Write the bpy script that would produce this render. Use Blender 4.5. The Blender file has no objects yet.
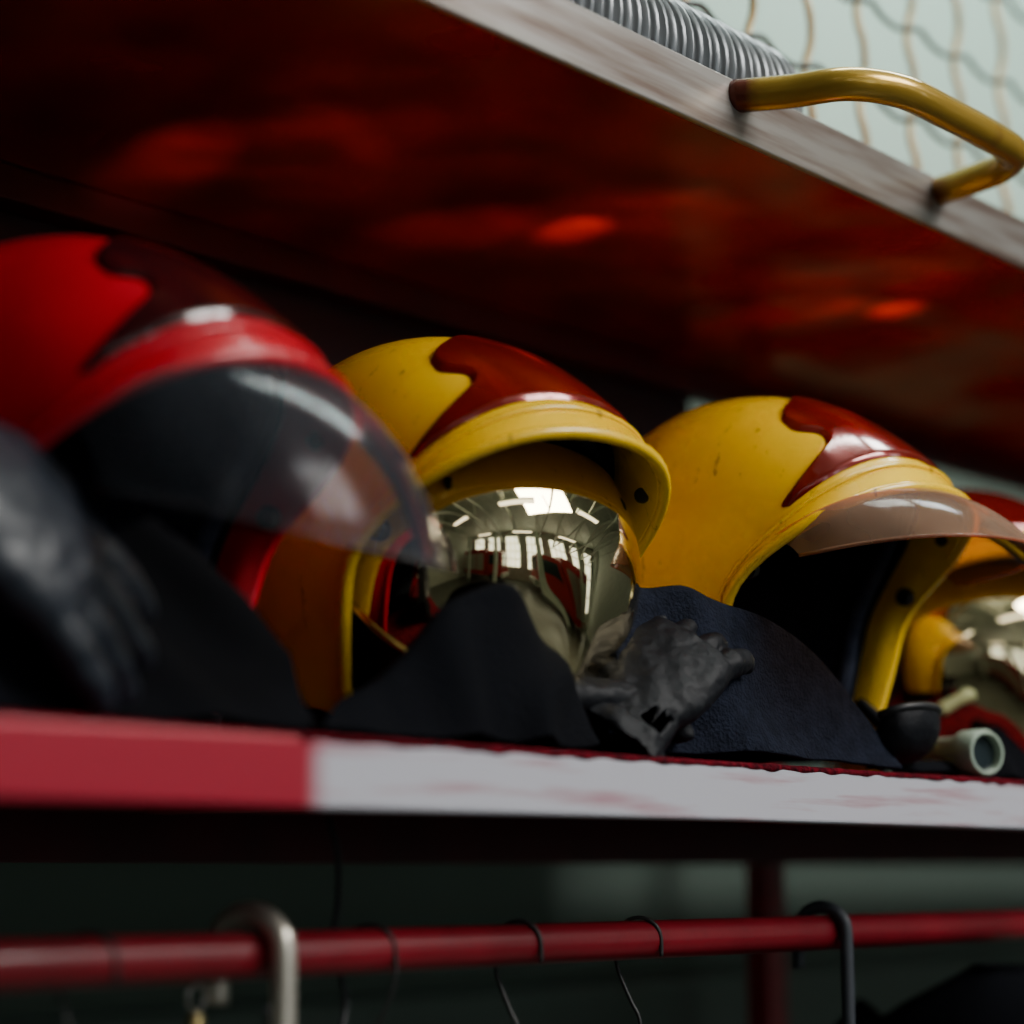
import bpy, math, random
import numpy as np
from mathutils import Vector, Matrix, noise
random.seed(3)
S=bpy.context.scene
# ---------------- materials ----------------
def mat(name,col,rough=0.5,metal=0.0,coat=0.0,trans=0.0,emit=None,estr=0,col2=None,nscale=8,bump=0,bscale=60,ior=1.45,alpha=1.0,rvar=0.0,sheen=0,detail=6,lo=0.35,hi=0.65,specks=None,spec=None):
    m=bpy.data.materials.new(name); m.use_nodes=True
    nt=m.node_tree; b=nt.nodes['Principled BSDF']
    b.inputs['Base Color'].default_value=(*col,1); b.inputs['Roughness'].default_value=rough
    b.inputs['Metallic'].default_value=metal; b.inputs['Coat Weight'].default_value=coat
    b.inputs['Transmission Weight'].default_value=trans; b.inputs['IOR'].default_value=ior
    b.inputs['Alpha'].default_value=alpha; b.inputs['Coat Roughness'].default_value=0.08
    if sheen: b.inputs['Sheen Weight'].default_value=sheen
    if spec is not None: b.inputs['Specular IOR Level'].default_value=spec
    if emit: 
        b.inputs['Emission Color'].default_value=(*emit,1); b.inputs['Emission Strength'].default_value=estr
    tc=nt.nodes.new('ShaderNodeTexCoord')
    n=nt.nodes.new('ShaderNodeTexNoise'); n.inputs['Scale'].default_value=nscale; n.inputs['Detail'].default_value=detail
    nt.links.new(tc.outputs['Object'],n.inputs['Vector'])
    colout=None
    if col2:
        r=nt.nodes.new('ShaderNodeValToRGB'); r.color_ramp.elements[0].color=(*col,1); r.color_ramp.elements[1].color=(*col2,1)
        r.color_ramp.elements[0].position=lo; r.color_ramp.elements[1].position=hi
        nt.links.new(n.outputs['Fac'],r.inputs['Fac']); nt.links.new(r.outputs['Color'],b.inputs['Base Color']); colout=r.outputs['Color']
    if specks and colout:
        n3=nt.nodes.new('ShaderNodeTexNoise'); n3.inputs['Scale'].default_value=45; n3.inputs['Detail'].default_value=8; n3.inputs['Roughness'].default_value=0.7
        mp=nt.nodes.new('ShaderNodeMapping'); mp.inputs['Scale'].default_value=(1,1.6,.5); nt.links.new(tc.outputs['Object'],mp.inputs[0]); nt.links.new(mp.outputs[0],n3.inputs['Vector'])
        r3=nt.nodes.new('ShaderNodeValToRGB'); r3.color_ramp.elements[0].position=0.62; r3.color_ramp.elements[1].position=0.68
        r3.color_ramp.elements[0].color=(0,0,0,1); r3.color_ramp.elements[1].color=(0.75,.75,.75,1)
        nt.links.new(n3.outputs['Fac'],r3.inputs['Fac'])
        mx=nt.nodes.new('ShaderNodeMix'); mx.data_type='RGBA'; nt.links.new(r3.outputs['Color'],mx.inputs['Factor']); nt.links.new(colout,mx.inputs['A']); mx.inputs['B'].default_value=(*specks,1)
        nt.links.new(mx.outputs['Result'],b.inputs['Base Color'])
    if rvar:
        mr=nt.nodes.new('ShaderNodeMapRange'); mr.inputs['To Min'].default_value=max(0,rough-rvar); mr.inputs['To Max'].default_value=rough+rvar
        nt.links.new(n.outputs['Fac'],mr.inputs['Value']); nt.links.new(mr.outputs['Result'],b.inputs['Roughness'])
    if bump:
        n2=nt.nodes.new('ShaderNodeTexNoise'); n2.inputs['Scale'].default_value=bscale; n2.inputs['Detail'].default_value=4
        nt.links.new(tc.outputs['Object'],n2.inputs['Vector'])
        bp=nt.nodes.new('ShaderNodeBump'); bp.inputs['Strength'].default_value=bump; bp.inputs['Distance'].default_value=0.004
        nt.links.new(n2.outputs['Fac'],bp.inputs['Height']); nt.links.new(bp.outputs['Normal'],b.inputs['Normal'])
    return m
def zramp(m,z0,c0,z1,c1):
    """two colours split by height"""
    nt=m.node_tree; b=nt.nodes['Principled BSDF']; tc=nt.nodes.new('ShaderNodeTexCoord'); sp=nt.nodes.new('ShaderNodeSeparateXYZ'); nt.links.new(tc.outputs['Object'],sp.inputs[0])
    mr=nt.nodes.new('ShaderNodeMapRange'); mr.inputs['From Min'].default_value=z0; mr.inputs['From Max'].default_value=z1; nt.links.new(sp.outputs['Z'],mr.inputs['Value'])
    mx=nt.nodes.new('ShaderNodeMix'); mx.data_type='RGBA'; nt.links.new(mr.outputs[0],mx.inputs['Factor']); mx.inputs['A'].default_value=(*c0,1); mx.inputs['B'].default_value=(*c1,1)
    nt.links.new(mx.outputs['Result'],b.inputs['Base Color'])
M={}
M['yellow']=mat('helmet_yellow',(0.96,0.60,0.0),0.27,coat=0.5,col2=(0.88,0.53,0.0),nscale=14,rvar=0.06,specks=(0.25,0.12,0.01))
M['redshell']=mat('helmet_red',(0.55,0.001,0.018),0.30,coat=0.35,col2=(0.42,0.001,0.014),nscale=12)
M['platered']=mat('plate_red',(0.16,0.004,0.002),0.16,metal=0.35,coat=0.9,col2=(0.21,0.007,0.003),nscale=9)
M['platedark']=mat('plate_dark',(0.030,0.004,0.006),0.18,metal=0.2,coat=0.8)
M['liner']=mat('liner_black',(0.006,0.007,0.010),0.8,bump=0.4,bscale=200,spec=.15)
M['navy']=mat('navy_fabric',(0.005,0.007,0.014),0.95,col2=(0.010,0.013,0.025),nscale=90,bump=0.8,bscale=350,spec=.15)
M['navy2']=mat('navy_padding',(0.022,0.029,0.052),0.95,col2=(0.035,0.045,0.075),nscale=90,bump=0.8,bscale=350,spec=.15)
M['black']=mat('black_fabric',(0.0025,0.003,0.005),0.9,bump=0.5,bscale=300,spec=.10)
M['leather']=mat('black_leather',(0.003,0.0035,0.006),0.55,bump=0.45,bscale=70,col2=(0.006,0.007,0.010),nscale=30,spec=.22)
M['mirror']=mat('visor_mirror',(0.88,0.80,0.58),0.03,metal=1.0); zramp(M['mirror'],.13,(.78,.66,.40),.195,(.50,.31,.08))
M['gold']=mat('visor_gold_trim',(0.80,0.52,0.16),0.12,metal=1.0,col2=(0.7,0.45,0.14),nscale=10)
M['rubber']=mat('rubber',(0.010,0.011,0.014),0.45,bump=0.2)
M['steel']=mat('steel',(0.60,0.58,0.54),0.30,metal=1.0,col2=(0.45,0.42,0.38),nscale=20)
M['redpaint']=mat('rack_red_paint',(0.22,0.004,0.014),0.35,coat=0.3,col2=(0.13,0.003,0.009),nscale=10,bump=0.15,bscale=40)
M['reddark']=mat('rack_dark_red',(0.08,0.003,0.010),0.45,col2=(0.05,0.002,0.007),nscale=10)
M['darkpanel']=mat('shade_panel_dark',(0.014,0.005,0.010),0.5,col2=(0.026,0.007,0.012),nscale=3)
M['felt']=mat('red_felt',(0.16,0.004,0.013),0.95,bump=1.0,bscale=300,col2=(0.04,0.002,0.006),nscale=150,spec=.1)
M['wall']=mat('wall_green_grey',(0.30,0.37,0.33),0.7); zramp(M['wall'],.98,(0.070,0.100,0.082),1.0,(.31,.44,.38))  # shade on the lower wall put into the colour, pale above
M['white']=mat('white_paint',(0.47,0.50,0.45),0.5,col2=(0.38,0.42,0.37),nscale=3)
M['wirecream']=mat('wire_cream',(0.62,0.44,0.20),0.4,metal=0.3,col2=(0.45,0.30,0.12),nscale=30)
M['wiredark']=mat('wire_dark',(0.04,0.04,0.04),0.5,metal=0.5)
M['concrete']=mat('floor_concrete',(0.08,0.085,0.075),0.35,col2=(0.055,0.06,0.05),nscale=1.5)
M['torch']=mat('torch_plastic',(0.42,0.52,0.42),0.35,col2=(0.36,0.44,0.36),nscale=20)
M['engine']=mat('engine_red',(0.40,0.012,0.012),0.3,coat=0.5,col2=(0.35,0.010,0.010))
M['glassdark']=mat('glass_dark',(0.02,0.03,0.035),0.08,coat=1)
M['daylight']=mat('window_daylight',(0.8,0.85,0.9),0.5,emit=(0.88,0.97,1.0),estr=3.2)
M['lamp']=mat('lamp_tube',(0.9,0.9,0.9),0.5,emit=(1.0,0.98,0.92),estr=3.5)
def sheet():
    m=bpy.data.materials.new('shelf_underside_red'); m.use_nodes=True; nt=m.node_tree
    for n in list(nt.nodes): nt.nodes.remove(n)
    o=nt.nodes.new('ShaderNodeOutputMaterial'); g=nt.nodes.new('ShaderNodeBsdfGlossy'); d=nt.nodes.new('ShaderNodeBsdfDiffuse'); mx=nt.nodes.new('ShaderNodeMixShader')
    tc=nt.nodes.new('ShaderNodeTexCoord'); n=nt.nodes.new('ShaderNodeTexNoise'); n.inputs['Scale'].default_value=4.5; n.inputs['Detail'].default_value=2
    nt.links.new(tc.outputs['Object'],n.inputs['Vector'])
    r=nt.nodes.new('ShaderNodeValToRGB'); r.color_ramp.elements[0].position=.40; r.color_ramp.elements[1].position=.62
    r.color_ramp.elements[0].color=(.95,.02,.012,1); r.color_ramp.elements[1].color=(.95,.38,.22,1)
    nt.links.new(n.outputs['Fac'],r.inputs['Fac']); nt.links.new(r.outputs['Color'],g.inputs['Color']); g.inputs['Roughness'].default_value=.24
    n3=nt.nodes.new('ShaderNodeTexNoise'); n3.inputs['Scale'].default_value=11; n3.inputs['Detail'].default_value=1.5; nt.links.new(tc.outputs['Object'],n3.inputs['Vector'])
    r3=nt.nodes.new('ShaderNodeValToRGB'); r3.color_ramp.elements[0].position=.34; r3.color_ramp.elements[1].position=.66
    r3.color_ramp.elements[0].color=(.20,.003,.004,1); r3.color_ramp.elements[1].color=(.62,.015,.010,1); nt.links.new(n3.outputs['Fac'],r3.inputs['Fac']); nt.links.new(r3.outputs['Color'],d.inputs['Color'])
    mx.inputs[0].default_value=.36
    n2=nt.nodes.new('ShaderNodeTexNoise'); n2.inputs['Scale'].default_value=5; n2.inputs['Detail'].default_value=1; nt.links.new(tc.outputs['Object'],n2.inputs['Vector'])
    bp=nt.nodes.new('ShaderNodeBump'); bp.inputs['Strength'].default_value=.6; bp.inputs['Distance'].default_value=.014; nt.links.new(n2.outputs['Fac'],bp.inputs['Height']); nt.links.new(bp.outputs['Normal'],g.inputs['Normal'])
    nt.links.new(g.outputs[0],mx.inputs[1]); nt.links.new(d.outputs[0],mx.inputs[2]); nt.links.new(mx.outputs[0],o.inputs[0]); return m
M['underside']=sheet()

def visor_tint(name,c,mixr=0.25,gloss=0.06,ior=1.3,dc=(0.5,0.42,0.38)):
    m=bpy.data.materials.new(name); m.use_nodes=True; nt=m.node_tree
    for n in list(nt.nodes): nt.nodes.remove(n)
    o=nt.nodes.new('ShaderNodeOutputMaterial'); t=nt.nodes.new('ShaderNodeBsdfTransparent'); t.inputs[0].default_value=(*c,1)
    g=nt.nodes.new('ShaderNodeBsdfGlossy'); g.inputs['Roughness'].default_value=gloss; g.inputs[0].default_value=(0.9,0.9,0.92,1)
    f=nt.nodes.new('ShaderNodeFresnel'); f.inputs['IOR'].default_value=ior
    mx=nt.nodes.new('ShaderNodeMixShader'); nt.links.new(f.outputs[0],mx.inputs[0]); nt.links.new(t.outputs[0],mx.inputs[1]); nt.links.new(g.outputs[0],mx.inputs[2])
    d=nt.nodes.new('ShaderNodeBsdfDiffuse'); d.inputs[0].default_value=(*dc,1)
    tc=nt.nodes.new('ShaderNodeTexCoord'); n=nt.nodes.new('ShaderNodeTexNoise'); n.inputs['Scale'].default_value=12
    nt.links.new(tc.outputs['Object'],n.inputs['Vector'])
    mr=nt.nodes.new('ShaderNodeMapRange'); mr.inputs['To Min'].default_value=0.0; mr.inputs['To Max'].default_value=mixr; nt.links.new(n.outputs['Fac'],mr.inputs['Value'])
    mx2=nt.nodes.new('ShaderNodeMixShader'); nt.links.new(mr.outputs[0],mx2.inputs[0]); nt.links.new(mx.outputs[0],mx2.inputs[1]); nt.links.new(d.outputs[0],mx2.inputs[2])
    nt.links.new(mx2.outputs[0],o.inputs[0]); return m
M['vclear']=visor_tint('visor_clear_smoked',(0.86,0.81,0.74),mixr=0.10,gloss=.17,ior=1.18,dc=(.32,.36,.45))
M['vamber']=visor_tint('visor_amber',(0.90,0.50,0.28),mixr=0.5,dc=(.62,.38,.26),gloss=.12,ior=1.2)

def lip_mat(name,x0,base,band,xw=0.01,metal=0.15,p0=0.34,p1=0.5):
    m=bpy.data.materials.new(name); m.use_nodes=True; nt=m.node_tree; b=nt.nodes['Principled BSDF']
    tc=nt.nodes.new('ShaderNodeTexCoord'); sp=nt.nodes.new('ShaderNodeSeparateXYZ'); nt.links.new(tc.outputs['Object'],sp.inputs[0])
    mr=nt.nodes.new('ShaderNodeMapRange'); mr.inputs['From Min'].default_value=x0-xw; mr.inputs['From Max'].default_value=x0+xw; nt.links.new(sp.outputs['X'],mr.inputs['Value'])
    mp=nt.nodes.new('ShaderNodeMapping'); mp.inputs['Scale'].default_value=(4,30,60); nt.links.new(tc.outputs['Object'],mp.inputs[0])
    n=nt.nodes.new('ShaderNodeTexNoise'); n.inputs['Scale'].default_value=1.6; n.inputs['Detail'].default_value=8; nt.links.new(mp.outputs[0],n.inputs['Vector'])
    r=nt.nodes.new('ShaderNodeValToRGB'); r.color_ramp.elements[0].position=p0; r.color_ramp.elements[1].position=p1
    nt.links.new(n.outputs['Fac'],r.inputs['Fac'])
    mul=nt.nodes.new('ShaderNodeMath'); mul.operation='MULTIPLY'; nt.links.new(mr.outputs[0],mul.inputs[0]); nt.links.new(r.outputs['Color'],mul.inputs[1])
    mx=nt.nodes.new('ShaderNodeMix'); mx.data_type='RGBA'; nt.links.new(mul.outputs[0],mx.inputs['Factor']); mx.inputs['A'].default_value=(*base,1); mx.inputs['B'].default_value=(*band,1)
    nt.links.new(mx.outputs['Result'],b.inputs['Base Color']); b.inputs['Roughness'].default_value=0.36; b.inputs['Metallic'].default_value=metal
    return m
M['lip']=lip_mat('shelf_lip_paint',0.873,(0.36,0.008,0.03),(0.56,0.55,0.62),p0=0.16,p1=0.48)
M['uplip']=lip_mat('upper_lip_paint',-5,(0.13,0.08,0.06),(0.30,0.28,0.26),metal=0.5,p0=0.3,p1=0.6)

# ---------------- helpers ----------------
def link(o,parent=None):
    S.collection.objects.link(o)
    if parent: o.parent=parent
    return o
def empty(name,loc=(0,0,0),rot=(0,0,0),sc=1):
    e=bpy.data.objects.new(name,None); e.location=loc; e.rotation_euler=rot; e.scale=(sc,sc,sc); e.empty_display_size=0.05; S.collection.objects.link(e); return e
def mesh(name,vs,fs,m,parent=None,smooth=True,sub=0,solid=0,offset=-1,bevel=0):
    me=bpy.data.meshes.new(name); me.from_pydata([tuple(v) for v in vs],[],fs); me.update()
    if m: me.materials.append(m)
    if smooth: me.polygons.foreach_set('use_smooth',[True]*len(me.polygons))
    o=bpy.data.objects.new(name,me); link(o,parent)
    if sub: 
        d=o.modifiers.new('sub','SUBSURF'); d.levels=sub; d.render_levels=sub
    if solid:
        d=o.modifiers.new('sol','SOLIDIFY'); d.thickness=solid; d.offset=offset
    if bevel:
        d=o.modifiers.new('bev','BEVEL'); d.width=bevel; d.segments=3; d.limit_method='ANGLE'
    return o
def box(name,lo,hi,m,parent=None,bevel=0.002):
    x0,y0,z0=lo;x1,y1,z1=hi
    vs=[(x0,y0,z0),(x1,y0,z0),(x1,y1,z0),(x0,y1,z0),(x0,y0,z1),(x1,y0,z1),(x1,y1,z1),(x0,y1,z1)]
    fs=[(0,3,2,1),(4,5,6,7),(0,1,5,4),(1,2,6,5),(2,3,7,6),(3,0,4,7)]
    return mesh(name,vs,fs,m,parent,smooth=False,bevel=bevel)
def grid_mesh(name,G,m,parent=None,out=None,**k):
    n,mm,_=G.shape; fs=[]
    for i in range(n-1):
        for j in range(mm-1): fs.append((i*mm+j,(i+1)*mm+j,(i+1)*mm+j+1,i*mm+j+1))
    if out is not None:
        i,j=n//2,mm//2; a=G[min(i+1,n-1),j]-G[i,j]; b=G[i,min(j+1,mm-1)]-G[i,j]
        if np.dot(np.cross(a,b),G[i,j]-np.array(out))<0: fs=[f[::-1] for f in fs]
    return mesh(name,G.reshape(-1,3),fs,m,parent,**k)
def catmull(P,n):
    P=[np.array(p,float) for p in P]; P=[2*P[0]-P[1]]+P+[2*P[-1]-P[-2]]; out=[]; L=len(P)-3
    for k in range(n):
        t=k/(n-1)*L; i=min(int(t),L-1); f=t-i; a,b,c,d=P[i:i+4]
        out.append(0.5*((2*b)+(-a+c)*f+(2*a-5*b+4*c-d)*f*f+(-a+3*b-3*c+d)*f**3))
    return np.array(out)
def tube(name,pts,r,m,parent=None,n=60,res=12,smooth=True,raw=False):
    C=catmull(pts,n) if smooth else np.array(pts,float); n=len(C)
    rr=[r]*n if np.isscalar(r) else list(catmull([[q] for q in r],n)[:,0])
    vs=[];fs=[]; T=np.gradient(C,axis=0); up=Vector((0.13,0.21,1)); prev=None
    for i in range(n):
        t=Vector(T[i]).normalized()
        a=(prev-t*prev.dot(t)) if prev is not None else t.cross(up)
        if a.length<1e-5: a=t.orthogonal()
        a.normalize(); prev=a.copy(); b=t.cross(a)
        for k in range(res):
            q=2*math.pi*k/res; vs.append(Vector(C[i])+(a*math.cos(q)+b*math.sin(q))*rr[i])
    for i in range(n-1):
        for k in range(res): fs.append((i*res+k,i*res+(k+1)%res,(i+1)*res+(k+1)%res,(i+1)*res+k))
    fs.append(tuple(range(res))[::-1]); fs.append(tuple((n-1)*res+k for k in range(res)))
    if raw: return vs,fs
    return mesh(name,vs,fs,m,parent)
def lathe(name,prof,m,parent=None,res=40,axis=None):
    vs=[];fs=[]
    for r,h in prof:
        for k in range(res):
            q=2*math.pi*k/res; vs.append((r*math.cos(q),r*math.sin(q),h))
    for i in range(len(prof)-1):
        for k in range(res): fs.append((i*res+k,i*res+(k+1)%res,(i+1)*res+(k+1)%res,(i+1)*res+k))
    o=mesh(name,vs,fs,m,parent); 
    d=o.modifiers.new('es','EDGE_SPLIT'); d.split_angle=math.radians(40)
    return o

# ---------------- helmet shell surface ----------------
A=[(-.182,.180),(-.163,.203),(-.130,.231),(-.085,.259),(-.03,.277),(.03,.277),(.085,.256),(.125,.216),(.148,.16),(.152,.10),(.142,.02)]
C=[(-.062,.10),(-.050,.10),(-.033,.10),(-.014,.105),(.008,.108),(.028,.11),(.055,.105),(.08,.09),(.095,.07),(.105,.045),(.11,.012)]
B=[(-.036,-.02),(-.028,-.02),(-.017,-.018),(-.005,-.014),(.010,-.01),(.024,-.008),(.045,-.006),(.065,-.005),(.08,-.003),(.092,0),(.105,.005)]
W=[.134,.129,.129,.131,.132,.132,.129,.122,.115,.109,.103]
Wb=[.112,.110,.109,.111,.113,.114,.112,.108,.105,.103,.102]
NS,NG=81,101
sec=catmull([list(a)+list(c)+list(b)+[w,wb] for a,c,b,w,wb in zip(A,C,B,W,Wb)],NS)
G=np.zeros((NS,NG,3))
for i in range(NS):
    ay,az,cy,cz,by,bz,w,wb=sec[i]
    for j in range(NG):
        g=j/(NG-1)
        if g<0.22 or g>0.78:
            f=(g/0.22) if g<0.22 else ((1-g)/0.22); s=-1 if g<0.5 else 1
            x=wb+(w-wb)*math.sin(f*math.pi/2); y=by+(cy-by)*f; z=bz+(cz-bz)*f
            G[i,j]=(s*x,y,z)
        else:
            ta=(g-0.22)/0.56*math.pi; cs=math.cos(ta); sn=math.sin(ta)
            x=-w*math.copysign(abs(cs)**0.88,cs); h=sn**0.88
            G[i,j]=(x,cy+(ay-cy)*h,cz+(az-cz)*h)
for it in range(14):
    G[:,1:-1]=G[:,1:-1]*0.5+0.25*(G[:,:-2]+G[:,2:])
def nrm(G):
    du=np.gradient(G,axis=0); dv=np.gradient(G,axis=1); n=np.cross(du,dv); n/= (np.linalg.norm(n,axis=2,keepdims=True)+1e-9)
    c=np.array([0,0,0.1]); s=np.sign(((G-c)*n).sum(2,keepdims=True)); return n*np.where(s==0,1,s)
NRM=nrm(G)
def sample(s,g,off=0):
    a=min(max(s,0),1)*(NS-1); b=min(max(g,0),1)*(NG-1); i=min(int(a),NS-2); j=min(int(b),NG-2); fa=a-i; fb=b-j
    def L(X): return (X[i,j]*(1-fa)*(1-fb)+X[i+1,j]*fa*(1-fb)+X[i,j+1]*(1-fa)*fb+X[i+1,j+1]*fa*fb)
    return L(G)+off*L(NRM)
def lune(R,Wx,e0,e1,cy,cz,n=24,m=60,amax=86,p=0.55,zs=1.0,beak=0,R1=None,wt=0):
    out=np.zeros((n,m,3))
    for i in range(n):
        ed=e0+(e1-e0)*i/(n-1); e=math.radians(ed); Re=R if R1 is None else R+(R1-R)*(i/(n-1))
        wx=Wx*(1-wt*(max(0,ed)/60)**2)
        for j in range(m):
            a=math.radians(-amax+2*amax*j/(m-1)); r=Re*math.cos(a)**p
            if beak: r+=beak*math.exp(-(math.degrees(a)/13)**2)*math.exp(-((ed+36)/20)**2)
            out[i,j]=(wx*math.sin(a),cy-r*math.cos(e),cz+r*math.sin(e)*zs)
    return out
O0=(0,0,.1)
def helmet(name,loc,rz,shell,plate,visor,tiltx=0,tilty=0,curtain=True,vis=(6,20,.212,.19)):
    E=empty(name,loc,(math.radians(tiltx),math.radians(tilty),math.radians(rz)))
    grid_mesh('shell',G,shell,E,out=O0,solid=0.005)
    rim=[G[0,j]+np.array([0,-0.001,-0.001]) for j in range(0,NG,2)]
    tube('rim_bead',rim,0.0048,shell,E,smooth=False,res=10)
    rid=[sample(0.085,j/100,0.0006) for j in range(4,97,2)]
    tube('ridge',rid,0.0026,shell,E,smooth=False,res=8)
    tv=[0,.10,.22,.36,.5,.66,.85,1.0]; tm=[.315,.305,.345,.405,.415,.395,.405,.465]
    n,m=48,60; P=np.zeros((n,m,3)); Gd=np.zeros((n,m,2))
    for i in range(n):
        v=i/(n-1); g0=np.interp(v,tv,tm)
        for j in range(m):
            f=j/(m-1); Gd[i,j]=(0.115+v*0.225+0.03*(1-abs(2*f-1)**2)*v, g0+(1-2*g0)*f)
    for it in range(6): Gd[1:-1]=Gd[1:-1]*.5+.25*(Gd[:-2]+Gd[2:])
    for i in range(n):
        for j in range(m):
            v=i/(n-1); f=j/(m-1); edge=min(f,1-f,v,1-v); P[i,j]=sample(Gd[i,j,0],Gd[i,j,1],0.0006+0.003*min(1,edge/0.045))
    grid_mesh('front_plate',P,plate,E,out=O0)
    L=(G-NRM*0.012)[13:]
    grid_mesh('liner',L,M['liner'],E,out=O0,solid=0.004)
    L2=(G-NRM*0.025)[16:60,4:-4]
    grid_mesh('padding',L2,M['navy2'],E,out=O0,solid=0.006)
    rimp=[L2[0,j] for j in range(0,L2.shape[1],3)]
    tube('padding_edge',rimp,0.008,M['navy2'],E,smooth=False)
    for sx in (-1,1):
        g=0.24 if sx<0 else 0.76
        p=sample(0.06,g,-0.006); 
        o=lathe('visor_pivot',[(0,0.004),(0.006,0.004),(0.008,0.002),(0.008,-0.004)],M['rubber'],E,res=20); o.location=p-np.array([sx*0.004,0,0]); o.rotation_euler=(0,-sx*math.pi/2,0)
        p=sample(0.07,0.5+sx*0.17,-0.0065)
        o=lathe('inner_screw',[(0,0.003),(0.005,0.003),(0.006,0.001),(0.006,-0.002)],M['rubber'],E,res=16); o.location=p; o.rotation_euler=(math.radians(90),0,-sx*math.radians(50))
    if visor=='mirror':
        V=lune(0.152,0.122,-44,64,-0.010,0.095,n=56,m=90,zs=0.94,beak=0.014,wt=.14)
        grid_mesh('mirror_visor',V,M['mirror'],E,out=O0,solid=0.002)
        tube('visor_edge',[V[0,j] for j in range(0,90,2)],0.0028,M['gold'],E,smooth=False)
        K=lune(0.130,0.110,-75,-44,-0.010,0.088,n=14)
        grid_mesh('chin_guard',K,M['rubber'],E,out=O0,solid=0.003)
    if visor in('clear','amber'):
        V=lune(vis[2],0.1245,vis[0],vis[1],-0.048,0.108,n=30,m=80,p=0.5,amax=82,R1=vis[3])
        mm=M['vclear'] if visor=='clear' else M['vamber']
        grid_mesh(visor+'_visor',V,mm,E,out=O0)
        tube('visor_edge',[V[0,j] for j in range(0,80,2)],0.0016,mm,E,smooth=False)
    if visor=='amber':
        K=lune(.036,.038,-80,20,-.095,-.004,n=16,m=40,p=.45); K[:,:,0]+=.058
        grid_mesh('chin_cup',K,M['leather'],E,out=(.058,-.095,-.004),solid=.004)
        tube('chin_cup_rim',[K[-1,j] for j in range(0,40)],.0035,M['rubber'],E,smooth=False)
        tube('chin_strap',[(.112,-.03,.02),(.112,-.06,-.005),(.106,-.09,-.010),(.095,-.10,-.004)],[.005,.007,.007,.005],M['leather'],E,n=20)
    if curtain:
        ring=[]
        for i in range(0,NS,4): ring.append(G[i,0])
        back=[G[-1,j] for j in range(4,NG-3,4)]
        other=[G[i,-1] for i in range(NS-1,-1,-4)]
        ring+=back+other; ring=np.array(ring); n=len(ring); K=np.zeros((6,n,3))
        for r in range(6):
            f=r/5
            for j in range(n):
                p=ring[j].copy(); c=np.array([0,0.02,p[2]]); d=p-c; k=0.94+0.10*f+0.035*f*math.sin(j*1.3)
                p=c+d*k; p[2]=(ring[j][2]+0.006)*(1-f)+(-0.034)*f+0.002; K[r,j]=p
        grid_mesh('neck_curtain',K,M['black'],E,solid=0.004,sub=1)
    return E
ZS=0.0759
h1=helmet('firefighter_helmet',(0.830,1.09,ZS+0.046),13,M['redshell'],M['platedark'],'clear',vis=(-14,27,.216,.150))
h2=helmet('firefighter_helmet.001',(1.180,1.095,ZS+0.048),-5,M['yellow'],M['platered'],'mirror')
h3=helmet('firefighter_helmet.002',(1.522,1.03,ZS+0.050),0,M['yellow'],M['platered'],'amber',vis=(6,27,.204,.152))
h4=helmet('firefighter_helmet.003',(1.91,1.05,ZS+0.023),-36,M['yellow'],M['platered'],'mirror',tiltx=-5,curtain=False)

# ---------------- gloves ----------------
def glove(name,loc,d,up,curl=0.5,sc=1.0,spread=1.0,m=None,gl=.15,wr=.006):
    vs=[];fs=[]
    def add(v,f):
        b=len(vs); vs.extend(v); fs.extend([tuple(b+q for q in x) for x in f])
    def ell(c,rx,rz):
        return [Vector((c[0]+rx*math.copysign(abs(math.cos(q))**.8,math.cos(q)),c[1],c[2]+rz*math.copysign(abs(math.sin(q))**.8,math.sin(q)))) for q in [2*math.pi*k/20 for k in range(20)]]
    pr=[(-gl+.05,.041,.019),(-gl,.044,.022),(-gl-.002,.050,.028),(-gl+.02,.048,.026),(-.075,.036,.022),(-.05,.038,.022),(-.02,.046,.021),(.02,.049,.019),(.045,.045,.015)]
    v=[];f=[]
    for y,rx,rz in pr: v+=ell((0,y,0),rx,rz)
    for i in range(len(pr)-1):
        for k in range(20): f.append((i*20+k,i*20+(k+1)%20,(i+1)*20+(k+1)%20,(i+1)*20+k))
    f.append(tuple(range(20))[::-1]); f.append(tuple((len(pr)-1)*20+k for k in range(20)))
    add(v,f)
    for n_,(x0,L,ang) in enumerate(((-.034,.070,.16),(-.012,.082,.05),(.011,.078,-.05),(.033,.062,-.16))):
        p=np.array([x0,.035,0.]); pts=[p.copy()]; a=0.1; cc=curl*(0.8+0.15*((n_*7)%3))
        for k,seg in enumerate((.42,.33,.25)):
            a+=cc*(.7 if k==0 else .9); dd=np.array([-math.sin(ang*spread)*math.cos(a),math.cos(a)*math.cos(ang),-math.sin(a)]); p=p+dd*L*seg; pts.append(p.copy())
        add(*tube('',pts,[.0125,.013,.0115,.009],None,n=16,res=12,raw=True))
    pts=[(-.03,-.04,0),(-.055,-.01,-.008),(-.066,.02,-.016),(-.066,.045,-.024)]
    add(*tube('',pts,[.016,.0155,.014,.010],None,n=16,res=12,raw=True))
    o=mesh(name,vs,fs,m or M['leather'])
    r=o.modifiers.new('rm','REMESH'); r.mode='VOXEL'; r.voxel_size=0.0026; r.use_smooth_shade=True
    s=o.modifiers.new('sm','SMOOTH'); s.factor=0.6; s.iterations=2
    t=bpy.data.textures.new(name+'_wr','CLOUDS'); t.noise_scale=0.02
    dm=o.modifiers.new('dp','DISPLACE'); dm.texture=t; dm.strength=wr; dm.mid_level=0.5
    y=Vector(d).normalized(); z=Vector(up); z=(z-y*z.dot(y)).normalized(); x=y.cross(z)
    R=Matrix((x,y,z)).transposed().to_4x4()
    o.matrix_world=Matrix.Translation(loc)@R@Matrix.Scale(sc,4)
    return o
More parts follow.
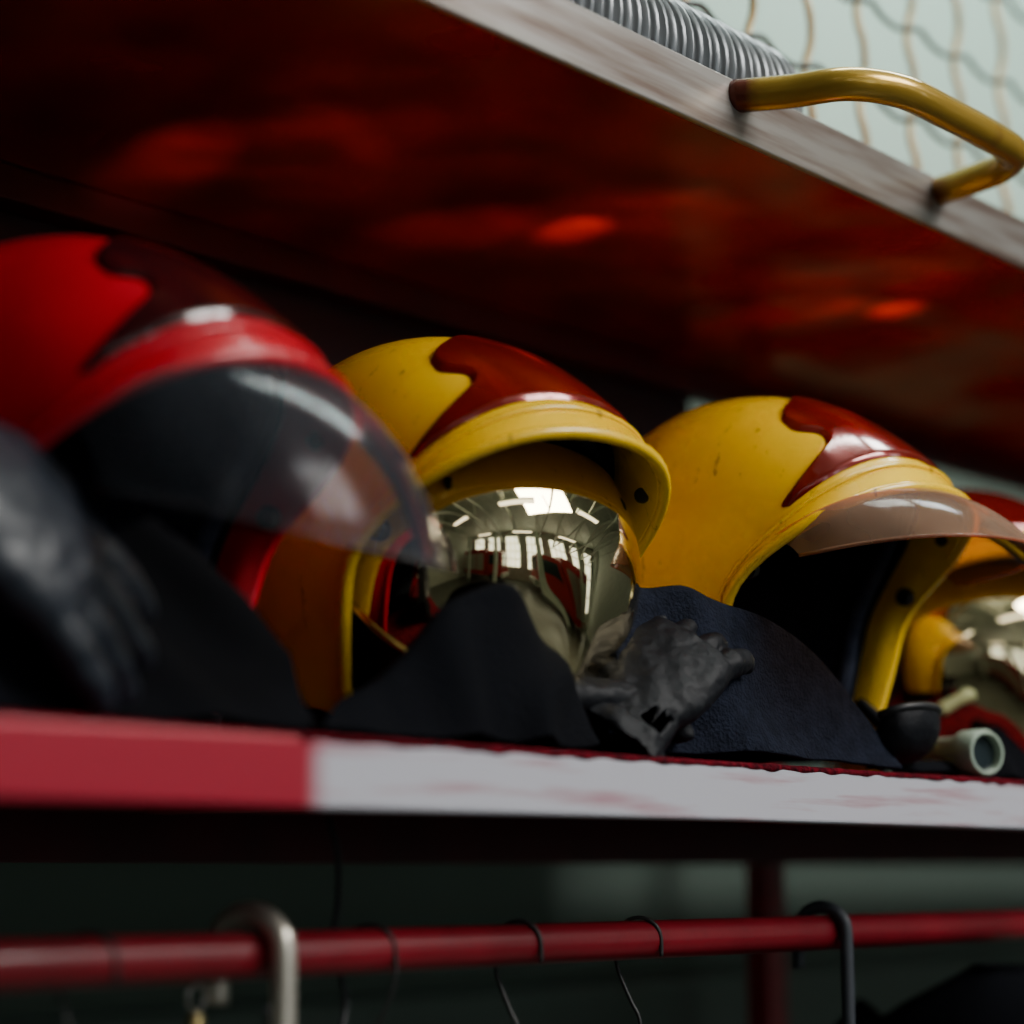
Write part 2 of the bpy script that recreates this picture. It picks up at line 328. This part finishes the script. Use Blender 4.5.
M['leather2']=mat('worn_leather',(0.010,0.014,0.022),0.38,bump=0.3,bscale=60,col2=(0.014,0.018,0.028),nscale=30)
glove('firefighter_glove',(0.690,0.950,0.182),(.75,-.12,-.55),(.1,-1,.5),curl=0.12,sc=1.05,wr=.004,m=M['leather2'])
glove('firefighter_glove.001',(1.265,0.940,0.142),(.75,-.02,.58),(-.35,-.6,.6),curl=0.34,gl=.10,sc=.88,wr=.006)
glove('firefighter_glove.002',(1.205,0.975,0.120),(.8,-.12,.05),(0,0,1),curl=0.45,gl=.11,sc=.88,wr=.006)

# ---------------- draped cloths ----------------
def cloth(name,rows,m,th=0.004,amp=0.008,sc=11,parent=None,fold=0.006,fdir=(1,0.4,.6),fr=90):
    Gc=np.array(rows,float); N=48
    R=np.array([catmull(Gc[i],N) for i in range(len(Gc))]); Q=np.array([catmull(R[:,j],N) for j in range(N)]).transpose(1,0,2)
    for i in range(N):
        for j in range(N):
            q=Vector(Q[i,j]); w=noise.noise(q*7+Vector((3,1,7))); dv=np.array(noise.noise_vector(q*sc))*amp
            ph=q.dot(Vector(fdir))*fr+w*5; rg=0.5+0.5*math.cos(ph); rg=rg*rg
            Q[i,j]+=dv+np.array((0,-.7,.5))*fold*rg*(0.6+w)
    Q[:,:,2]=np.maximum(Q[:,:,2],ZS+0.006)
    return grid_mesh(name,Q,m,parent,solid=th,sub=1,offset=0)
cloth('neck_protector_hood',[
 [(0.90,.93,.082),(0.98,.925,.082),(1.08,.925,.082),(1.17,.93,.082)],
 [(0.93,.945,.100),(0.99,.935,.120),(1.08,.93,.130),(1.165,.94,.115)],
 [(0.98,.955,.118),(1.02,.945,.155),(1.085,.935,.170),(1.15,.95,.142)],
 [(1.01,.965,.125),(1.04,.955,.165),(1.085,.945,.184),(1.14,.96,.152)],
 [(1.03,.985,.085),(1.06,.98,.11),(1.10,.98,.13),(1.14,.98,.10)]],M['black'],fold=.014,fr=55,fdir=(1,0.3,-.5),amp=.006)
cloth('neck_protector_hood.001',[
 [(1.18,.945,.082),(1.32,.930,.082),(1.44,.925,.082),(1.56,.92,.082)],
 [(1.21,.955,.120),(1.34,.94,.120),(1.45,.93,.103),(1.56,.925,.087)],
 [(1.235,.965,.162),(1.36,.945,.166),(1.455,.935,.145),(1.56,.930,.094)],
 [(1.255,.975,.206),(1.36,.955,.200),(1.45,.94,.171),(1.555,.935,.102)],
 [(1.265,.99,.12),(1.36,.97,.12),(1.44,.955,.10),(1.53,.945,.085)]],M['navy'],amp=.007,fold=.022,fdir=(1.0,.3,.5),fr=48)
cloth('neck_protector_hood.002',[
 [(0.60,.94,.082),(0.72,.94,.082),(0.80,.94,.082),(0.92,.95,.082)],
 [(0.60,.955,.12),(0.72,.96,.11),(0.82,.965,.12),(0.92,.965,.10)],
 [(0.62,.975,.17),(0.74,.975,.15),(0.84,.98,.17),(0.92,.98,.13)],
 [(0.64,.99,.19),(0.75,.99,.18),(0.85,1.0,.20),(0.92,1.0,.13)]],M['black'],fold=.015,fr=55)
cloth('neck_protector_hood.003',[
 [(1.58,.935,.082),(1.64,.925,.082),(1.67,.925,.082),(1.70,.935,.082)],
 [(1.58,.94,.086),(1.64,.93,.088),(1.67,.93,.086),(1.69,.94,.086)],
 [(1.59,.95,.088),(1.65,.94,.090),(1.67,.94,.088),(1.69,.95,.087)],
 [(1.59,.97,.085),(1.65,.96,.085),(1.67,.96,.085),(1.69,.97,.085)]],M['black'],amp=.003,fold=.002)
cloth('neck_protector_hood.004',[
 [(1.76,.955,.082),(1.83,.94,.082),(1.93,.935,.082),(2.05,.94,.082)],
 [(1.77,.960,.10),(1.83,.945,.118),(1.93,.94,.125),(2.05,.945,.12)],
 [(1.78,.968,.12),(1.84,.95,.145),(1.93,.945,.150),(2.04,.95,.14)],
 [(1.79,.978,.09),(1.84,.962,.10),(1.93,.958,.10),(2.04,.965,.10)]],M['black'],amp=.006,fold=.008)

# torch
T=empty('hand_torch',(1.683,0.922,ZS+0.0235),(math.radians(90),0,math.radians(-20)))
lathe('body',[(0,-.075),(.014,-.075),(.016,-.068),(.016,-.01),(.0205,.0),(.0205,.022),(.0185,.026),(.0165,.026),(.0165,.018),(0,.018)],M['torch'],T)
lathe('lens',[(0,.0185),(.0155,.0185)],M['glassdark'],T)

# ---------------- storage rack ----------------
RK=empty('equipment_rack')
X0,X1=-0.5,3.4; YF,YB=0.90,1.42
box('lower_shelf_plate',(X0,YF+.004,ZS-.006),(X1,YB,ZS),M['redpaint'],RK,0.001)
box('felt_lining',(X0,YF+.003,ZS),(X1,YB-.001,ZS+.0018),M['felt'],RK,0.0005)
fe=[]
xs=np.arange(0.86,2.6,.004)
for x in xs:
    a=noise.noise(Vector((x*60,2,1))); b=noise.noise(Vector((x*25,7,3)))
    fe.append((x,YF+.001-.001*b,ZS-.001+.0012*a))
rr_=[.0018+.0018*max(0,noise.noise(Vector((x*45,0,9)))+.3) for x in xs]
vs_,fs_=tube('',fe,.002,None,n=len(fe),res=8,smooth=False,raw=True)
for i in range(len(fe)):
    for k in range(8):
        c=Vector(fe[i]); vs_[i*8+k]=c+(vs_[i*8+k]-c)*(rr_[i]/.002)
mesh('felt_edge',vs_,fs_,M['felt'],RK)
box('lower_shelf_lip',(X0,YF,.0345),(X1,YF+.012,ZS),M['lip'],RK,0.003)
box('lower_shelf_return',(X0,YF+.004,.0345),(X1,YF+.035,.0375),M['redpaint'],RK,0.0005)
box('rear_beam',(X0,YB-.03,.005),(X1,YB,ZS-.007),M['reddark'],RK)
for x in (0.3,1.15,2.0,2.9): box('shelf_brace',(x,YF+.04,.045),(x+.03,YB-.03,ZS-.0065),M['redpaint'],RK)
ZU=0.564
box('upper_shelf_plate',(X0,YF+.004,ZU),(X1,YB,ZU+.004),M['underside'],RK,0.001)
box('upper_shelf_lip',(X0,YF,ZU-.006),(X1,YF+.006,ZU+.042),M['uplip'],RK,0.002)
box('added_shade_panel',(X0,YB+.002,ZS-.03),(1.97,YB+.008,ZU+.02),M['darkpanel'],RK,0.001)  # added dark sheet standing in for the shade behind the helmets
box('upper_rear_beam',(X0,YB-.03,ZU-.03),(X1,YB,ZU-.0005),M['reddark'],RK)
for x in (-.46,2.14,3.36):
    box('post',(x-.02,YB+.01,-1.45),(x+.02,YB+.04,ZU+.03),M['redpaint'],RK)
for x in (-.48,3.38):
    box('front_post',(x-.02,YF+.03,-1.45),(x+.02,YF+.06,1.4),M['redpaint'],RK)
tube('hanging_rail',[(X0,1.0,-.053),(1.5,1.0,-.053),(X1,1.0,-.053)],0.0145,M['redpaint'],RK,n=10,res=28)
H=empty('pull_handle')
M['handle']=mat('handle_worn_yellow',(0.46,0.28,0.035),0.25,metal=0.5,coat=0.3,col2=(0.16,0.035,0.02),nscale=7,lo=0.54,hi=0.64)
hp=[(1.315,.905,.594),(1.335,.865,.594),(1.355,.825,.596),(1.40,.803,.597),(1.47,.80,.597),(1.53,.80,.597),(1.585,.805,.597),(1.612,.83,.596),(1.62,.865,.594),(1.63,.905,.594)]
tube('grip',hp,0.0132,M['handle'],H,n=70,res=24)
WM=empty('wire_mesh_cage'); YM=1.06
for k in range(34):
    x=-.3+k*.0985
    pts=[(x+.006*math.sin(i*math.pi/2),YM+.003*math.cos(i*math.pi/2),ZU+.006+i*.0246) for i in range(32)]
    tube('wire_v',pts,0.0040,M['wirecream'],WM,n=120,res=8)
for k in range(8):
    z=ZU+.10+k*.0985
    pts=[(-.3+i*.0246,YM-.003*math.cos(i*math.pi/2),z+.006*math.sin(i*math.pi/2)) for i in range(134)]
    tube('wire_h',pts,0.0032,M['wiredark'],WM,n=420,res=6)
n=360; v,f=[],[]
for i in range(n):
    fx=i/(n-1); x=0.55+fx*0.885; r=0.055+0.004*math.sin(i*2*math.pi/4.6)
    for k in range(32):
        q=2*math.pi*k/32; v.append((x,0.972+r*math.cos(q),ZU+.0045+.059+r*math.sin(q)))
for i in range(n-1):
    for k in range(32): f.append((i*32+k,i*32+(k+1)%32,(i+1)*32+(k+1)%32,(i+1)*32+k))
mesh('corrugated_hose',v,f,mat('hose_grey',(.20,.21,.22),.35,metal=.6,col2=(.14,.15,.16)),solid=0.002)

# ---------------- hooks ----------------
def hook(name,x,r,R,m,down=0.2,back=0.03,rot=0):
    E=empty(name,(x,1.0,-.053),(0,0,math.radians(rot)))
    pts=[(0,R,-back),(0,R,-.005)]+[(0,R*math.cos(a),R*math.sin(a)) for a in np.linspace(0.25,math.pi-.25,7)]+[(0,-R,-.02),(0,-R,-.08),(0,-R,-down)]
    pts+=[(0,-R+.02*(1-math.cos(a))*1.0,-down-.02*math.sin(a)) for a in np.linspace(.4,math.pi,6)]
    tube('bent_rod',pts,r,m,E,n=90,res=16)
    return E
hook('steel_s_hook',0.915,0.0078,0.0250,mat('hook_steel',(.70,.65,.56),.38,metal=.8,col2=(.55,.50,.43),nscale=25),rot=12)
hook('rubber_hook',1.565,0.0055,0.0215,mat('rubber_grey',(.035,.04,.05),.5),rot=12)
def hanger(name,x,rot):
    E=empty(name,(x,1.0,-.053),(0,0,math.radians(rot)))
    R=.0168
    pts=[(0,R,-.012)]+[(0,R*math.cos(a),R*math.sin(a)) for a in np.linspace(0,math.pi,7)]+[(0,-R,-.02),(0,-R*.4,-.045),(0,0,-.06),(0,0,-.09)]
    tube('neck',pts,0.0016,M['wiredark'],E,n=50,res=8)
    tr=[(0,0,-.09),(.10,0,-.125),(.20,0,-.17),(.205,0,-.18),(.19,0,-.185),(0,0,-.185),(-.19,0,-.185),(-.205,0,-.18),(-.20,0,-.17),(-.10,0,-.125),(0,0,-.09)]
    tube('shoulders',tr,0.0016,M['wiredark'],E,n=90,res=8)
for i,(x,r) in enumerate([(0.79,-150),(1.17,-160),(1.31,-150),(1.02,30)]):
    hanger('wire_hanger' if i==0 else 'wire_hanger.%03d'%i,x,r)
CD=empty('hanging_cord',(1.0,1.0,0))
tube('cord',[(0,.02,.034),(.004,.015,.01),(.012,.022,-.02),(.010,.024,-.05),(.018,.020,-.085),(.0,.012,-.115),(-.03,.006,-.125),(-.055,.008,-.11),(-.06,.012,-.085)],.0022,M['rubber'],CD,n=70,res=8)
E=empty('brass_snap_clip',(0.893,1.0245,-.088))
lathe('barrel',[(0,.0),(.005,.0),(.006,-.006),(.006,-.03),(.004,-.034),(0,-.034)],mat('brass',(0.6,0.45,0.2),0.3,metal=1),E)
tube('ring',[(0.0,.0,.0),(0.006,.0,.006),(.006,0,.014),(0,0,.018),(-.006,0,.014),(-.006,0,.006),(0,0,0)],.0013,M['steel'],E,n=30,res=8)
J=empty('turnout_jacket',(1.88,1.0,-.09))
rows=[(0.0,.035,.03),(-.02,.08,.05),(-.05,.16,.065),(-.10,.22,.075),(-.2,.23,.08),(-.45,.235,.085),(-.7,.25,.09)]
v=[];f=[]
for z,a,b in rows:
    for k in range(40):
        q=2*math.pi*k/40; w=1+.04*math.sin(5*q+z*9); v.append((b*w*math.cos(q)*1.0,a*w*math.sin(q),z))
for i in range(len(rows)-1):
    for k in range(40): f.append((i*40+k,i*40+(k+1)%40,(i+1)*40+(k+1)%40,(i+1)*40+k))
f.append(tuple(range(40)))
mesh('body',v,f,M['black'],J,sub=1)
for s in (-1,1):
    tube('sleeve',[(0,s*.15,-.07),(0,s*.22,-.15),(.01,s*.25,-.35),(.02,s*.25,-.58)],[.05,.055,.05,.045],M['black'],J,n=20,res=20)
J.rotation_euler=(0,0,math.radians(20)); J.scale=(1,.75,1)

# ---------------- room ----------------
HX0,HX1,HY0,HY1,HZ0,HZ1=-7,12,-9,1.62,-1.45,3.6
box('floor',(HX0,HY0,HZ0-.1),(HX1,HY1,HZ0),M['concrete'],None,0)
box('ceiling',(HX0,HY0,HZ1),(HX1,HY1,HZ1+.1),M['white'],None,0)
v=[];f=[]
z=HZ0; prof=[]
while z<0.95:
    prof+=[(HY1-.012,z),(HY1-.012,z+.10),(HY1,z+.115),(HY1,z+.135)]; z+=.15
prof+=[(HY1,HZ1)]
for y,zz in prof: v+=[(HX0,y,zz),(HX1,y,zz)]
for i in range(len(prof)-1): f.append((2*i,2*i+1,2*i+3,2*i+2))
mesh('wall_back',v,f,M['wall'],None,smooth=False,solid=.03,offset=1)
box('wall_left',(HX0-.1,HY0,HZ0),(HX0,HY1,HZ1),M['white'],None,0)
box('wall_right',(HX1,HY0,HZ0),(HX1+.1,HY1,HZ1),M['white'],None,0)
box('wall_front',(HX0,HY0-.1,HZ0),(HX1,HY0,HZ1),M['white'],None,0)
nw=0
for k in range(7):
    x=HX0+1.0+k*2.55; nw+=1
    W_=empty('window_%d'%nw)
    box('pane',(x,HY0+.005,-.2),(x+1.7,HY0+.02,3.0),M['daylight'],W_,0)
    for a in (0,.57,1.13,1.7): box('mullion',(x+a-.03,HY0+.02,-.2),(x+a+.03,HY0+.06,3.0),M['white'],W_,0)
    for b in (-.2,.6,1.4,2.2,3.0): box('bar',(x,HY0+.02,b-.03),(x+1.7,HY0+.06,b+.03),M['white'],W_,0)
for k in range(9):
    x=-5+k*1.9
    TR=empty('roof_truss' if k==0 else 'roof_truss.%03d'%k)
    pts=[(x,HY0+.1+ (HY1-HY0-.3)*t,2.3+1.1*math.sin(math.pi*t)) for t in np.linspace(0,1,15)]
    tube('arch',pts,.09,M['white'],TR,n=40,res=8)
    tube('tie',[(x,HY0+.1,2.3),(x,-4,2.3),(x,HY1-.25,2.3)],.04,M['white'],TR,n=6,res=8)
    for t in (.2,.35,.5,.65,.8):
        y=HY0+.1+(HY1-HY0-.3)*t; tube('web',[(x,y,2.3),(x,y,2.8),(x,y,2.3+1.1*math.sin(math.pi*t))],.03,M['white'],TR,n=4,res=6)
for k,x in enumerate((-4.2,-1.0,2.2,5.4,8.6)):
    C_=empty('column' if k==0 else 'column.%03d'%k)
    box('shaft',(x-.14,-5.2,HZ0),(x+.14,-4.92,2.3),M['white'],C_,.01); box('base',(x-.2,-5.26,HZ0),(x+.2,-4.86,HZ0+.3),M['concrete'],C_,.01)
def engine(name,loc,rz):
    E=empty(name,loc,(0,0,math.radians(rz)))
    box('body',(-2.6,-1.1,.5),(1.2,1.1,2.7),M['engine'],E,.05)
    box('cab',(1.3,-1.1,.5),(3.0,1.1,2.5),M['engine'],E,.12)
    box('windscreen',(2.98,-.95,1.4),(3.03,.95,2.3),M['glassdark'],E,.02)
    for s in (-1,1):
        box('side_window',(1.6,s*1.1-.02,1.45),(2.7,s*1.1+.02,2.2),M['glassdark'],E,.02)
        for a in range(3): box('locker_shutter',(-2.4+a*1.15,s*1.1-.03,.9),(-1.4+a*1.15,s*1.1+.03,2.3),M['steel'],E,.01)
        for x in (-1.7,2.1):
            o=lathe('wheel',[(0,-.15),(.3,-.15),(.48,-.13),(.5,0),(.48,.13),(.3,.15),(0,.15)],M['rubber'],E); o.location=(x,s*.95,.5); o.rotation_euler=(math.pi/2,0,0)
    box('bumper',(2.95,-1.1,.45),(3.2,1.1,.8),M['white'],E,.03)
engine('fire_engine',(-3.6,-7.2,HZ0),5)
engine('fire_engine.001',(5.0,-7.2,HZ0),175)
for k,(x,y) in enumerate([(-2,-1.6),(1.2,-1.6),(4.4,-1.6),(-2,-4.8),(1.2,-4.8),(4.4,-4.8)]):
    Lm=empty('ceiling_luminaire' if k==0 else 'ceiling_luminaire.%03d'%k)
    box('housing',(x-.7,y-.15,2.15),(x+.7,y+.15,2.22),M['white'],Lm,.01)
    box('tube_panel',(x-.66,y-.12,2.135),(x+.66,y+.12,2.15),M['lamp'],Lm,0)
def area(name,loc,target,sx,sy,p,col):
    l=bpy.data.lights.new(name,'AREA'); l.shape='RECTANGLE'; l.size=sx; l.size_y=sy; l.energy=p; l.color=col
    o=bpy.data.objects.new(name,l); link(o); o.location=loc; o.rotation_euler=(Vector(target)-Vector(loc)).to_track_quat('-Z','Y').to_euler(); return o
area('skylight_daylight',(2.6,-2.2,2.9),(1.3,1.0,.2),2.2,1.3,245,(1.0,0.98,0.94))
area('added_wall_fill',(2.4,0.9,2.3),(2.4,1.6,1.2),1.8,.3,50,(0.88,1.0,0.95))  # added unseen light to brighten the wall above the upper shelf
def spot(name,loc,target,p,ang):
    l=bpy.data.lights.new(name,'SPOT'); l.energy=p; l.spot_size=math.radians(ang); l.spot_blend=1; l.shadow_soft_size=.01; l.color=(1,.6,.45)
    o=bpy.data.objects.new(name,l); link(o); o.location=loc; o.rotation_euler=(Vector(target)-Vector(loc)).to_track_quat('-Z','Y').to_euler()
k=0
for loc,t1,t2,t3 in (((0.95,.97,.42),(1.07,1.27),(1.13,1.18),(1.2,1.15)),((1.36,1.0,.42),(1.43,1.155),(1.36,1.22),(1.45,1.1)),((1.80,.96,.42),(1.86,1.08),(1.80,1.15),(1.75,1.05))):
    for t,p,a in ((t1,6.0,18),(t2,2.0,28),(t3,.5,75)):
        spot('added_glint_spot' if k==0 else 'added_glint_spot.%03d'%k,loc,(t[0],t[1],ZU),p,a); k+=1  # added spots without a source, imitating glints thrown up from the visors
w=bpy.data.worlds.new('World'); S.world=w; w.use_nodes=True
w.node_tree.nodes['Background'].inputs[0].default_value=(0.7,0.78,0.9,1); w.node_tree.nodes['Background'].inputs[1].default_value=0.2

# ---------------- camera ----------------
cd=bpy.data.cameras.new('cam'); cd.sensor_width=24; cd.sensor_height=24; cd.lens=50; cd.clip_start=0.05
cd.dof.use_dof=True; cd.dof.focus_distance=1.64; cd.dof.aperture_fstop=1.3
cam=bpy.data.objects.new('camera',cd); link(cam); cam.location=(0,0,0); cam.rotation_euler=(math.radians(99.5),0,math.radians(-49.3)); S.camera=cam
